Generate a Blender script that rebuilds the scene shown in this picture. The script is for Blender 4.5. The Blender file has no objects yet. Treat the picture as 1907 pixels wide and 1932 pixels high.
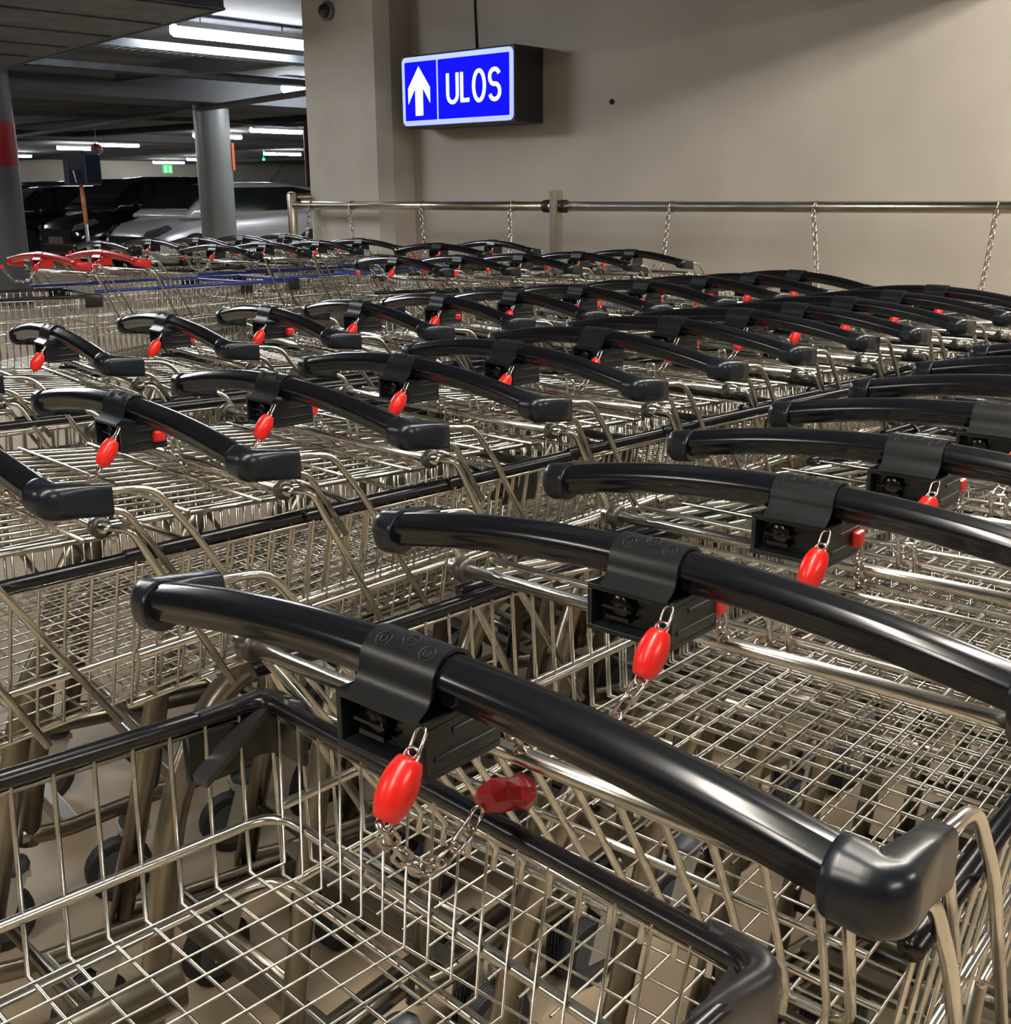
import bpy, math, random
from mathutils import Vector, Matrix
random.seed(7)
PI = math.pi
R = math.radians
sc = bpy.context.scene
col = sc.collection

# ------------------------------------------------------------------ camera
CAM_Z = 1.30
F_PX = 2160.0
Rm = ((0.6585689908535891, -0.7524903333775789, -0.006721789894465039),
      (-0.20751639493037008, -0.17301492336545263, -0.9628098369501369),
      (0.7233421252223513, 0.6354715843105392, -0.2700963446858647))
cd = bpy.data.cameras.new('camera')
cam = bpy.data.objects.new('camera', cd)
col.objects.link(cam)
rx, ry, rz = Vector(Rm[0]), Vector(Rm[1]), Vector(Rm[2])
M = Matrix((rx, -ry, -rz)).transposed().to_4x4()
M.translation = Vector((0, 0, CAM_Z))
cam.matrix_world = M
cd.sensor_fit = 'HORIZONTAL'
cd.sensor_width = 36.0
cd.lens = F_PX * 36.0 / 1907.0
cd.clip_start = 0.02
cd.clip_end = 200
sc.camera = cam

# ------------------------------------------------------------------ world, exposure
w = bpy.data.worlds.new('world')
sc.world = w
w.use_nodes = True
w.node_tree.nodes['Background'].inputs[0].default_value = (0.55, 0.56, 0.62, 1)
w.node_tree.nodes['Background'].inputs[1].default_value = 0.02
sc.view_settings.view_transform = 'Standard'
sc.view_settings.look = 'None'
sc.view_settings.exposure = 0.0
sc.view_settings.gamma = 1.0
sc.view_settings.use_curve_mapping = False
LAMP_HERE = 69.0      # strength of the warm tubes over the trolleys
LAMP_DECK = 95.0      # strength of the cooler tubes over the parking deck

# ------------------------------------------------------------------ materials
MATS = {}
def mat(name, base, rough=0.5, metal=0.0, noise=0.0, scale=8.0, bump=0.0, coat=0.0, emit=None, estr=0.0, trans=0.0, base2=None, spec=None):
    if name in MATS: return MATS[name]
    m = bpy.data.materials.new(name); m.use_nodes = True
    nt = m.node_tree; b = nt.nodes['Principled BSDF']
    b.inputs['Base Color'].default_value = (*base, 1)
    b.inputs['Roughness'].default_value = rough
    b.inputs['Metallic'].default_value = metal
    if coat: b.inputs['Coat Weight'].default_value = coat; b.inputs['Coat Roughness'].default_value = 0.12
    if spec is not None: b.inputs['Specular IOR Level'].default_value = spec
    if trans: b.inputs['Transmission Weight'].default_value = trans
    if emit: b.inputs['Emission Color'].default_value = (*emit, 1); b.inputs['Emission Strength'].default_value = estr
    if noise or bump or base2:
        tc = nt.nodes.new('ShaderNodeTexCoord'); n = nt.nodes.new('ShaderNodeTexNoise')
        n.inputs['Scale'].default_value = scale; n.inputs['Detail'].default_value = 6
        nt.links.new(tc.outputs['Object'], n.inputs['Vector'])
        if noise or base2:
            mx = nt.nodes.new('ShaderNodeMix'); mx.data_type = 'RGBA'
            b2 = base2 or tuple(max(0, c * (1 - noise)) for c in base)
            mx.inputs[6].default_value = (*base, 1); mx.inputs[7].default_value = (*b2, 1)
            rp = nt.nodes.new('ShaderNodeMapRange'); rp.inputs[1].default_value = 0.35; rp.inputs[2].default_value = 0.65
            nt.links.new(n.outputs['Fac'], rp.inputs[0]); nt.links.new(rp.outputs[0], mx.inputs[0])
            nt.links.new(mx.outputs[2], b.inputs['Base Color'])
        if bump:
            bp = nt.nodes.new('ShaderNodeBump'); bp.inputs['Strength'].default_value = bump; bp.inputs['Distance'].default_value = 0.01
            nt.links.new(n.outputs['Fac'], bp.inputs['Height']); nt.links.new(bp.outputs[0], b.inputs['Normal'])
    MATS[name] = m
    return m
WIRE = mat('zinc_wire', (0.70, 0.685, 0.62), 0.24, 1.0, noise=0.25, scale=60)
ROD = mat('chrome_rod', (0.70, 0.685, 0.62), 0.22, 1.0, noise=0.15, scale=40)
CHAIN = mat('chain_steel', (0.62, 0.56, 0.52), 0.2, 1.0)
FRAME = mat('chassis_metal', (0.30, 0.275, 0.225), 0.30, 1.0, noise=0.2, scale=15)
TUBEP = mat('handle_plastic', (0.005, 0.0055, 0.0075), 0.17, 0.0)
CAPP = mat('cap_plastic', (0.0055, 0.008, 0.012), 0.27, 0.0)
LOCKP = mat('lock_plastic', (0.0075, 0.009, 0.0105), 0.32, 0.0, noise=0.2, scale=90)
DARKP = mat('lock_recess_plastic', (0.004, 0.004, 0.004), 0.2)
REDH = mat('red_handle_plastic', (0.62, 0.022, 0.020), 0.26, coat=0.3)
REDG = mat('red_grip_plastic', (0.72, 0.016, 0.010), 0.3, coat=0.2)
REDD = mat('worn_red_plastic', (0.36, 0.010, 0.014), 0.35, coat=0.2)
RIMB = mat('black_rim_coating', (0.006, 0.006, 0.008), 0.24)
BUMP = mat('bumper_plastic', (0.022, 0.021, 0.023), 0.33)
RIMBLUE = mat('blue_rim_coating', (0.012, 0.035, 0.26), 0.28, coat=0.2)
RUBBER = mat('wheel_rubber', (0.016, 0.017, 0.020), 0.55)
HUB = mat('wheel_hub_plastic', (0.06, 0.065, 0.08), 0.4)
FORK = mat('zinc_fork', (0.55, 0.55, 0.50), 0.45, 0.6)
BRAND = mat('embossed_lines', (0.035, 0.038, 0.042), 0.35)

# ------------------------------------------------------------------ mesh builder
class MB:
    def __init__(s): s.v = []; s.f = []; s.sm = []
    def add(s, vs, fs, smooth=True):
        o = len(s.v); s.v += [tuple(p) for p in vs]
        s.f += [tuple(i + o for i in f) for f in fs]; s.sm += [smooth] * len(fs)
    def tube(s, path, r, n=6, closed=False, cap=True, ry=None):
        P = [Vector(p) for p in path]; k = len(P)
        T = []
        for i in range(k):
            if closed: t = P[(i + 1) % k] - P[i - 1]
            elif i == 0: t = P[1] - P[0]
            elif i == k - 1: t = P[-1] - P[-2]
            else: t = (P[i + 1] - P[i]).normalized() + (P[i] - P[i - 1]).normalized()
            T.append(t.normalized())
        up = Vector((0, 0, 1)) if abs(T[0].z) < 0.9 else Vector((0, 1, 0))
        N = (up - T[0] * up.dot(T[0])).normalized()
        vs = []; 
        for i in range(k):
            N = (N - T[i] * N.dot(T[i])).normalized(); B = T[i].cross(N)
            for j in range(n):
                a = 2 * PI * j / n
                vs.append(P[i] + N * (math.cos(a) * (ry or r)) + B * (math.sin(a) * r))
        fs = []
        for i in range(k if closed else k - 1):
            a, b = i * n, ((i + 1) % k) * n
            for j in range(n): fs.append((a + j, a + (j + 1) % n, b + (j + 1) % n, b + j))
        if cap and not closed:
            fs.append(tuple(range(n - 1, -1, -1))); fs.append(tuple((k - 1) * n + j for j in range(n)))
        s.add(vs, fs)
    def box(s, a, b, M=None, smooth=False):
        x0, y0, z0 = a; x1, y1, z1 = b
        vs = [Vector(p) for p in ((x0,y0,z0),(x1,y0,z0),(x1,y1,z0),(x0,y1,z0),(x0,y0,z1),(x1,y0,z1),(x1,y1,z1),(x0,y1,z1))]
        if M: vs = [M @ p for p in vs]
        s.add(vs, [(0,3,2,1),(4,5,6,7),(0,1,5,4),(1,2,6,5),(2,3,7,6),(3,0,4,7)], smooth)
    def prism(s, poly, d0, d1, axis='y', smooth=False):
        n = len(poly)
        def P(a, b, d): return {'y': (a, d, b), 'x': (d, a, b), 'z': (a, b, d)}[axis]
        vs = [P(a, b, d0) for a, b in poly] + [P(a, b, d1) for a, b in poly]
        s.add(vs, [(i, (i + 1) % n, n + (i + 1) % n, n + i) for i in range(n)], smooth)
        s.add(vs, [tuple(range(n - 1, -1, -1)), tuple(range(n, 2 * n))], False)
    def lathe(s, prof, c, axis, n=16):
        c = Vector(c); ax = Vector(axis).normalized()
        u = ax.orthogonal().normalized(); v = ax.cross(u); vs = []; k = len(prof)
        for r, h in prof:
            for j in range(n):
                a = 2 * PI * j / n; vs.append(c + ax * h + (u * math.cos(a) + v * math.sin(a)) * r)
        fs = [(i * n + j, i * n + (j + 1) % n, (i + 1) * n + (j + 1) % n, (i + 1) * n + j) for i in range(k - 1) for j in range(n)]
        fs.append(tuple(range(n - 1, -1, -1))); fs.append(tuple((k - 1) * n + j for j in range(n)))
        s.add(vs, fs)
    def build(s, name, m, parent=None, bevel=0, seg=2):
        me = bpy.data.meshes.new(name); me.from_pydata(s.v, [], s.f); me.update()
        me.polygons.foreach_set('use_smooth', s.sm)
        for mm in (m if isinstance(m, (list, tuple)) else [m]): me.materials.append(mm)
        o = bpy.data.objects.new(name, me); col.objects.link(o)
        if parent: o.parent = parent
        if bevel:
            b = o.modifiers.new('bevel', 'BEVEL'); b.width = bevel; b.segments = seg; b.limit_method = 'ANGLE'
            b.harden_normals = False
        return o
def fillet(pts, r, n=4, closed=False):
    P = [Vector(p) for p in pts]; out = []; k = len(P)
    for i in range(k):
        if not closed and i in (0, k - 1): out.append(P[i]); continue
        a, b, c = P[i - 1], P[i], P[(i + 1) % k]
        d1 = (a - b); d2 = (c - b); rr = min(r, d1.length * .45, d2.length * .45)
        p, q = b + d1.normalized() * rr, b + d2.normalized() * rr
        for j in range(n + 1):
            t = j / n; out.append(p * (1 - t) ** 2 + b * 2 * t * (1 - t) + q * t * t)
    return out
def tag(o, label, cat, group=None, kind=None):
    if label: o['label'] = label
    if cat: o['category'] = cat
    if group: o['group'] = group
    if kind: o['kind'] = kind
    return o
def empty(name, loc=(0, 0, 0), rz=0):
    o = bpy.data.objects.new(name, None); col.objects.link(o)
    o.location = loc; o.rotation_euler = (0, 0, rz); o.empty_display_size = .1
    return o
def kids(o): return list(o.children)
def copy_tree(o, parent=None):
    c = o.copy(); col.objects.link(c); c.parent = parent
    for ch in kids(o): copy_tree(ch, c)
    return c
def struct(o): o['kind'] = 'structure'; return o

# ------------------------------------------------------------------ structure
concrete = mat('wall_paint_beige', (0.53, 0.49, 0.425), 0.8, noise=0.10, scale=2.2, bump=0.25)
pillarm = mat('pillar_paint_beige', (0.60, 0.555, 0.49), 0.8, noise=0.12, scale=3.5, bump=0.25)
ceilm = mat('ceiling_grey', (0.13, 0.138, 0.155), 0.85, noise=0.3, scale=1.5)
floorm = mat('floor_screed', (0.50, 0.40, 0.28), 0.5, base2=(0.40, 0.32, 0.225), scale=2.0, bump=0.1)
farw = mat('far_wall_paint', (0.58, 0.55, 0.48), 0.8, noise=0.1, scale=0.5)
WX = 5.75
b = MB(); b.box((-12, -10, -0.12), (50, 60, 0)); struct(b.build('floor', floorm))
b = MB(); b.box((-12, -10, 2.85), (50, 60, 3.05)); struct(b.build('ceiling', ceilm))
b = MB(); b.box((WX, -10, 0), (WX + .25, 5.9, 2.85)); struct(b.build('wall_right', concrete))
b = MB(); b.prism([(5.483, 5.94), (5.483, 6.65), (6.4, 6.65), (6.4, 5.865), (5.56, 5.865)], 0, 2.85, 'z')
struct(b.build('trim_1', pillarm)); 
b = MB(); b.box((-12, 53, 0), (50, 53.3, 2.85)); struct(b.build('wall_back', farw))
b = MB(); b.box((-12.3, -10, 0), (-12, 60, 2.85)); struct(b.build('wall_left', farw))
b = MB(); b.box((-12, -10.3, 0), (50, -10, 2.85)); struct(b.build('wall_front', concrete))
b = MB(); b.box((50, -10, 0), (50.3, 60, 2.85)); struct(b.build('wall_far_right', farw))

# ------------------------------------------------------------------ parking deck: columns
def column(name, x, y, r, m, label, red=None):
    e = empty(name, (x, y, 0)); tag(e, label, 'column')
    b = MB(); b.tube([(0, 0, 0), (0, 0, 2.84)], r, 28, cap=False); b.build('shaft', m, e)
    if red:
        b = MB(); b.tube([(0, 0, red[0]), (0, 0, red[1])], r + .006, 28, cap=False)
        b.build('red_band', mat('red_band_paint', (0.30, 0.012, 0.02), 0.5), e)
    return e
colg = mat('column_grey_paint', (0.20, 0.21, 0.21), 0.38, noise=0.1, scale=2)
cold = mat('column_dark_paint', (0.10, 0.10, 0.105), 0.5)
c0 = column('round_column', 10.42, 14.8, 0.255, colg, 'round grey column standing in front of the silver hatchback')
b = MB()
for k in range(10):
    t = k / 9; b.add([(0.215 + .02 * math.sin(t * 9), -.14 - .03 * math.sin(t * PI), 1.55 + t * .55), (0.235 + .02 * math.sin(t * 9), -.12 - .03 * math.sin(t * PI), 1.60 + t * .55), (0.20, -.16, 1.60 + t * .55)], [(0, 1, 2)], False)
b = MB(); b.box((0.17, -0.21, 1.62), (0.215, -0.14, 2.0)); b.build('orange_mark', mat('orange_mark_paint', (0.55, 0.12, 0.03), 0.5), c0)
column('round_column', 6.70, 14.0, 0.30, cold, 'dark round column with a red band at the left edge', (1.62, 2.12))
column('round_column', 16.55, 20.0, 0.14, mat('maroon_paint', (0.09, 0.012, 0.025), 0.5), 'slim maroon column seen just beside the concrete pillar')

# ceiling beams, ducts, trays
bm_ = mat('beam_grey', (0.085, 0.09, 0.10), 0.8, noise=0.3, scale=1.0)
for x, z0, wd in ((8.6, 2.70, .35), (12.2, 2.70, .4), (16.2, 2.72, .4), (25, 2.72, .5), (35, 2.72, .6)):
    b = MB(); b.box((x, 6.9, z0), (x + wd, 52.9, 2.85)); o = b.build('trim_%d' % (2 + int(x)), bm_); struct(o)
b = MB(); b.box((4.0, 14.25, 2.52), (30, 15.35, 2.85)); struct(b.build('trim_50', bm_))
b = MB(); b.box((7.5, 29.0, 2.66), (40, 29.9, 2.85)); struct(b.build('trim_51', bm_))
galv = mat('galvanised_sheet', (0.13, 0.145, 0.165), 0.5, 0.35, noise=0.4, scale=5)
b = MB()
b.prism([(5.06, 6.95), (5.86, 11.9), (5.96, 14.5), (4.0, 14.5), (3.6, 6.95)], 2.5, 2.8, 'z')
b.tube([(5.06, 6.95, 2.5), (5.86, 11.9, 2.5), (5.96, 14.5, 2.5)], .012, 5)
for t in range(9):
    f = t / 8; y = 7 + f * 7; b.box((3.7, y, 2.488), (5.05 + .14 * (y - 6.95) * .9, y + .035, 2.5))
tag(b.build('ventilation_duct', galv), 'wide grey sheet metal duct under the ceiling at top left', 'duct')
def tray(x0, x1, y, z, label, wd=.22):
    b = MB()
    b.box((x0, y, z), (x1, y + .012, z + .07)); b.box((x0, y + wd, z), (x1, y + wd + .012, z + .07))
    n = int((x1 - x0) / .09)
    for k in range(n):
        xx = x0 + k * .09; b.box((xx, y + .012, z), (xx + .045, y + wd, z + .006))
    return tag(b.build('cable_tray', galv), label, 'cable tray', 'cable trays under the deck ceiling')
tray(4.6, 9.4, 9.72, 2.56, 'perforated cable tray running behind the nearest bright tube lamp')
tray(4.2, 12, 12.6, 2.66, 'cable tray beyond the big duct, second from the camera')
tray(8, 16, 19.5, 2.6, 'thin cable tray high above the parked dark cars')
b = MB()
b.tube([(12.4, 25.1, 2.46), (9.3, 10.6, 2.46)], .04, 8)
tag(b.build('ceiling_pipe', bm_), 'dark pipe running under the ceiling towards the round grey column', 'pipe')

# ------------------------------------------------------------------ lamps
def tube_mat(name, c, s): return mat(name, (0.9, 0.9, 0.9), 0.4, emit=c, estr=s)
cool = tube_mat('lit_tube_cool', (0.93, 0.96, 1.0), LAMP_DECK)
warm = tube_mat('lit_tube_warm', (1.0, 0.925, 0.82), LAMP_HERE)
house = mat('lamp_housing', (0.55, 0.55, 0.56), 0.5)
def lamp(x, y, z, L, label, m, r=.055, group='ceiling tube lamps'):
    e = empty('tube_lamp', (x, y, z)); tag(e, label, 'lamp', group)
    b = MB(); b.lathe([(.002, 0), (r * .8, .01), (r, .03), (r, L - .03), (r * .8, L - .01), (.002, L)], (0, 0, 0), (1, 0, 0), 12); b.build('lit_tube', m, e)
    b = MB(); b.box((0.02, -r * 1.05, r * .55), (L - .02, r * 1.05, r * 1.5))
    b.tube([(L * .2, 0, r * 1.4), (L * .2, 0, 2.85 - z)], .006, 5); b.tube([(L * .8, 0, r * 1.4), (L * .8, 0, 2.85 - z)], .006, 5)
    b.build('housing', house, e)
    return e
deck = [(6.30, 9.45, 2.70, 1.55, 'largest bright tube lamp, left of the pillar at the top'),
        (10.6, 13.35, 2.68, 1.5, 'bright lamp cut off by the pillar, below the largest tube lamp'),
        (17.4, 23.2, 2.72, 1.55, 'tube lamp right of the round grey column, upper of two'),
        (18.0, 26.4, 2.72, 1.5, 'tube lamp half hidden behind the round grey column'),
        (27.7, 36.2, 2.70, 1.75, 'tube lamp right of the round grey column, lower of two'),
        (19.2, 35.6, 2.70, 1.5, 'left one of the two overlapping lamps above the sign post'),
        (19.3, 33.4, 2.74, 1.45, 'right one of the two overlapping lamps above the sign post'),
        (31.3, 49.3, 2.70, 1.7, 'tube lamp just above the green exit sign'),
        (29.8, 44.3, 2.70, 0.9, 'short tube lamp touching the left edge of the round column'),
        (21.4, 43.9, 2.70, 1.2, 'short tube lamp beside the dark column with the red band')]
for d in deck: lamp(*d, cool)
for k, (x, y) in enumerate(((13.5, 14), (22, 17), (26, 26), (5, 17), (34, 22), (1.2, 8.8), (1.6, 7.4), (34, 33), (12, 40), (7, 21), (10, 28))):  # added lamps, kept out of view, to brighten the deck, cars and pillar
    lamp(x, y, 2.70, 1.5, 'unseen deck tube lamp added to brighten the deck and pillar', cool, .05, 'unseen deck tube lamps added for brightness')
for x, y in ((-3.2, .45), (-1.2, .45), (.8, .2), (2.6, .2), (4.05, .75), (-4.2, 3.9), (-1.2, -3), (2.6, -3)):
    lamp(x, y, 2.62, 1.5, 'long ceiling tube lamp over the trolley bay', warm, .06, 'tube lamps over the trolley bay')
b = MB(); b.box((.5, 1.75, 2.25), (WX, 2.5, 2.85)); tag(b.build('added_shade_duct', galv, bevel=.01), 'unseen sheet metal duct added above the trolley bay to shade the upper wall', 'duct')  # unseen, added so its lower edge casts the diagonal shade on the wall

# ------------------------------------------------------------------ wall things
S = WX / 4.95
def sz(z): return 1.3 + (z - 1.3) * S
# sign
sx, sy0, sy1 = 4.72 * S, 4.073 * S, 4.885 * S
sz0, sz1 = sz(1.652), sz(2.008)
e = empty('exit_direction_sign', (sx, (sy0 + sy1) / 2, sz0)); tag(e, 'lit blue sign box with white arrow and ULOS on the wall', 'sign')
hw = (sy1 - sy0) / 2; hh = sz1 - sz0
b = MB(); b.box((.004, -hw - .012, -.012), (WX - sx, hw + .012, hh + .012)); b.build('sign_box', mat('sign_box_black', (0.03, 0.028, 0.030), 0.5), e, .008)
lb = mat('sign_white_border', (0.2, 0.25, 0.5), 0.4, emit=(0.33, 0.40, 1.0), estr=1.25)
bl = mat('sign_blue_field', (0.0, 0.0, 0.06), 0.6, emit=(0.0, 0.0, 1.0), estr=1.0, spec=0.1)
wh = mat('sign_white_letters', (0.5, 0.6, 0.6), 0.4, emit=(0.72, 0.95, 1.0), estr=1.15)
def rrect(y0, y1, z0, z1, r, n=5):
    out = []
    for cy, cz, a0 in ((y1 - r, z1 - r, 0), (y0 + r, z1 - r, 90), (y0 + r, z0 + r, 180), (y1 - r, z0 + r, 270)):
        for k in range(n + 1):
            a = R(a0 + 90 * k / n); out.append((cy + r * math.cos(a), cz + r * math.sin(a)))
    return out
b = MB(); b.prism(rrect(-hw, hw, 0, hh, .035), -.004, .004, 'x'); b.build('border_panel', lb, e)
dv = 4.612 * S - (sy0 + sy1) / 2
b = MB(); b.prism(rrect(-hw + .028, dv - .008, .03, hh - .03, .006), -.007, -.004, 'x')
b.prism(rrect(dv + .008, hw - .028, .03, hh - .03, .006), -.007, -.004, 'x'); b.build('blue_field', bl, e)
ac = (dv + hw) / 2 + .003
az = hh / 2; b = MB()
arrow = [(0, .148), (.098, .02), (.098, -.075), (.034, .018), (.034, -.148), (-.034, -.148), (-.034, .018), (-.098, -.075), (-.098, .02)]
pts = [(ac + p, az + q) for p, q in arrow]
vs = [(-.0095, p, q) for p, q in pts]
b.add(vs, [(0, 1, 2, 3), (0, 3, 6), (0, 6, 7, 8), (3, 4, 5, 6)], False)
b.add([(-.007, p, q) for p, q in pts] + vs, [(i, (i + 1) % 9, 9 + (i + 1) % 9, 9 + i) for i in range(9)], False)
b.build('arrow', wh, e)
# letters: drawn strokes
def strokes(b, lines, y, z, s, th):
    for L in lines:
        pts = [(-.009, y - p * s, z + q * s) for p, q in L]
        n = len(pts); vs = []
        for i in range(n):
            if i == 0: t = (pts[1][1] - pts[0][1], pts[1][2] - pts[0][2])
            elif i == n - 1: t = (pts[-1][1] - pts[-2][1], pts[-1][2] - pts[-2][2])
            else: t = (pts[i + 1][1] - pts[i - 1][1], pts[i + 1][2] - pts[i - 1][2])
            l = math.hypot(*t) or 1; nx, ny = -t[1] / l * th / 2, t[0] / l * th / 2
            vs += [(-.0095, pts[i][1] + nx, pts[i][2] + ny), (-.0095, pts[i][1] - nx, pts[i][2] - ny), (-.007, pts[i][1] + nx, pts[i][2] + ny), (-.007, pts[i][1] - nx, pts[i][2] - ny)]
        fs = []
        for i in range(n - 1):
            a, c = 4 * i, 4 * i + 4
            fs += [(a, a + 1, c + 1, c), (a, c, c + 2, a + 2), (a + 1, a + 3, c + 3, c + 1)]
        b.add(vs, fs, False)
def arc(cx, cy, rx_, ry_, a0, a1, n=14): return [(cx + rx_ * math.cos(R(a0 + (a1 - a0) * k / n)), cy + ry_ * math.sin(R(a0 + (a1 - a0) * k / n))) for k in range(n + 1)]
U = [[(0, 1)] + [(0, .3)] + arc(.24, .27, .24, .27, 180, 360, 10)[1:] + [(.48, 1)]]
Lc = [[(0, 1), (0, 0), ], [(-.055, .045), (.38, .045)]]
O = [arc(.26, .5, .26, .5, 90, 450, 28)]
Sg = [arc(.24, .76, .23, .24, 20, 180, 9) + arc(.24, .74, .23, .24, 180, 270, 5)[1:] + arc(.24, .26, .24, .26, 90, -160, 14)[0:]]
b = MB(); lh = .172; y0 = dv - .092
for g, adv in ((U, .70), (Lc, .58), (O, .76), (Sg, .7)):
    strokes(b, g, y0, hh / 2 - lh / 2 + .004, lh, .025); y0 -= adv * lh
b.build('lettering', wh, e)
# cable above sign, wall hole, camera dome
b = MB(); b.tube(fillet([(WX - .008, 5.26, 2.85), (WX - .008, 5.255, 2.6), (WX - .008, 5.275, 2.45), (WX - .008, 5.26, 2.16)], .05), .006, 6)
tag(b.build('power_cable', mat('cable_black', (0.02, 0.02, 0.03), 0.5)), 'thin black cable running down the wall to the blue sign', 'cable')
b = MB(); b.lathe([(.001, 0), (.014, .0), (.016, .008), (.001, .012)], (WX + .002, 4.2, 1.797), (-1, 0, 0), 10)
tag(b.build('wall_plug', mat('plug_dark', (0.03, 0.015, 0.01), 0.7)), 'small dark plug in the bare wall right of the sign', 'plug')
e = empty('dome_camera', (5.483, 6.37, 2.47)); tag(e, 'small grey dome camera high on the concrete pillar', 'camera')
b = MB(); b.lathe([(.06, 0), (.062, .025), (.05, .03)], (0, 0, 0), (-1, 0, 0), 18); b.build('base', mat('dome_base_grey', (.16, .16, .17), .5), e)
b = MB(); b.lathe([(.047 * math.cos(R(a)), .03 + .047 * math.sin(R(a))) for a in range(0, 90, 12)], (0, 0, 0), (-1, 0, 0), 18); b.build('dome', mat('dome_smoked', (.03, .03, .04), .1), e)
# concrete wall has a faint board seam: keep as shallow ledge under the ceiling
# ------------------------------------------------------------------ guard rail
RX = 5.3; SR = RX / 4.55
steel = mat('rail_steel', (0.62, 0.56, 0.45), 0.3, 1.0, noise=0.15, scale=10)
black = mat('rail_clamp_black', (0.012, 0.012, 0.012), 0.5)
rz_ = 1.3 - .075 * SR
e = empty('guard_rail', (RX, 4.27, 0)); tag(e, 'horizontal steel guard rail with two posts in front of the wall', 'rail')
yp, yq = 3.655 * SR - 4.27, 5.70 * SR - 4.27
b = MB(); b.tube([(0, yp + .03, rz_), (0, yq - .03, rz_)], .027, 16); b.build('tube', steel, e)
b = MB(); b.tube([(0, -4.27 - 2, rz_ + .01), (0, yp - .03, rz_)], .027, 16); b.build('tube', steel, e)
for sgn in (-1, 1):
    b = MB(); b.lathe([(.028, 0), (.036, .005), (.036, .045), (.028, .05)], (0, yp + sgn * .035, rz_), (0, sgn, 0), 16); b.build('clamp', black, e)
b = MB()
b.box((-.022, yp - .028, 0), (-.016, yp + .028, 1.300)); b.box((-.016, yp + .022, 0), (.03, yp + .028, 1.300)); b.box((-.016, yp - .028, 0), (.03, yp - .022, 1.300)); b.box((-.022, yp - .004, 0), (-.026, yp + .004, 1.3))
b.build('post', steel, e)
b = MB(); b.lathe([(.033, 0), (.033, 1.285), (.028, 1.298), (.01, 1.302)], (0, yq, 0), (0, 0, 1), 18); b.build('post', steel, e)
b = MB(); b.tube([(0.04, yq + .0, rz_ + .055), (1.9, yq + .35, rz_ + .055)], .027, 12); b.build('tube', steel, e)
b = MB(); b.box((.02, yq - .03, rz_ - .03), (.07, yq + .03, rz_ + .03)); b.build('clamp', black, e)

def chain_mesh(b, path, ll=.022, r=.0021, wd=.0065, seg=10, nr=5):
    """interlocking oval links along a polyline"""
    P = [Vector(p) for p in path]
    ds = [0]
    for i in range(1, len(P)): ds.append(ds[-1] + (P[i] - P[i - 1]).length)
    tot = ds[-1]; pitch = ll - 3.2 * r; n = max(1, int(tot / pitch))
    def at(d):
        d = max(0, min(tot, d))
        for i in range(1, len(P)):
            if d <= ds[i] + 1e-9:
                t = (d - ds[i - 1]) / max(1e-9, ds[i] - ds[i - 1]); return P[i - 1].lerp(P[i], t)
        return P[-1]
    for k in range(n):
        a, c = at(k * pitch), at((k + 1) * pitch); t = (c - a).normalized(); m = (a + c) / 2
        side = t.cross(Vector((.3, .9, .2))).normalized(); o2 = t.cross(side)
        u = side if k % 2 else o2
        pts = []
        for j in range(seg):
            an = 2 * PI * j / seg; cx = math.cos(an); sy_ = math.sin(an)
            L2 = ll / 2 - wd; pts.append(m + t * (cx * wd + (L2 if cx > 0 else -L2 if cx < 0 else 0)) + u * sy_ * wd)
        b.tube(pts, r, nr, closed=True)
where = ['beside the end post of the rail', 'in front of the concrete pillar', 'left of the corner of the concrete pillar', 'below and right of the blue sign',
         'first one right of the middle rail post', 'middle one right of the middle rail post', 'near the right edge of the photo']
for k, yy in enumerate([5.507, 5.152, 4.570, 3.931, 2.976, 2.268, 1.529]):
    y = yy * SR; b = MB()
    L = (.34, .5, .5, .5, .5, .5, .55)[k]; lean = (.02, -.12, -.1, -.04, .02, -.09, .03)[k]
    top = rz_ + .028
    b.tube([(RX + .031 * math.cos(a * PI / 5), y, rz_ + .031 * math.sin(a * PI / 5)) for a in range(10)], .0035, 5, closed=True)
    p0 = (RX - .034, y, rz_ - .01)
    path = [(RX - .034 - .08 * t * t, y + lean * t, rz_ - .01 - L * t) for t in [i / 8 for i in range(9)]]
    chain_mesh(b, path, .034, .0036, .0105, 10, 5)
    tag(b.build('hanging_chain', CHAIN), 'steel chain hanging from the guard rail, ' + where[k], 'chain', 'chains on the guard rail')

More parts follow.
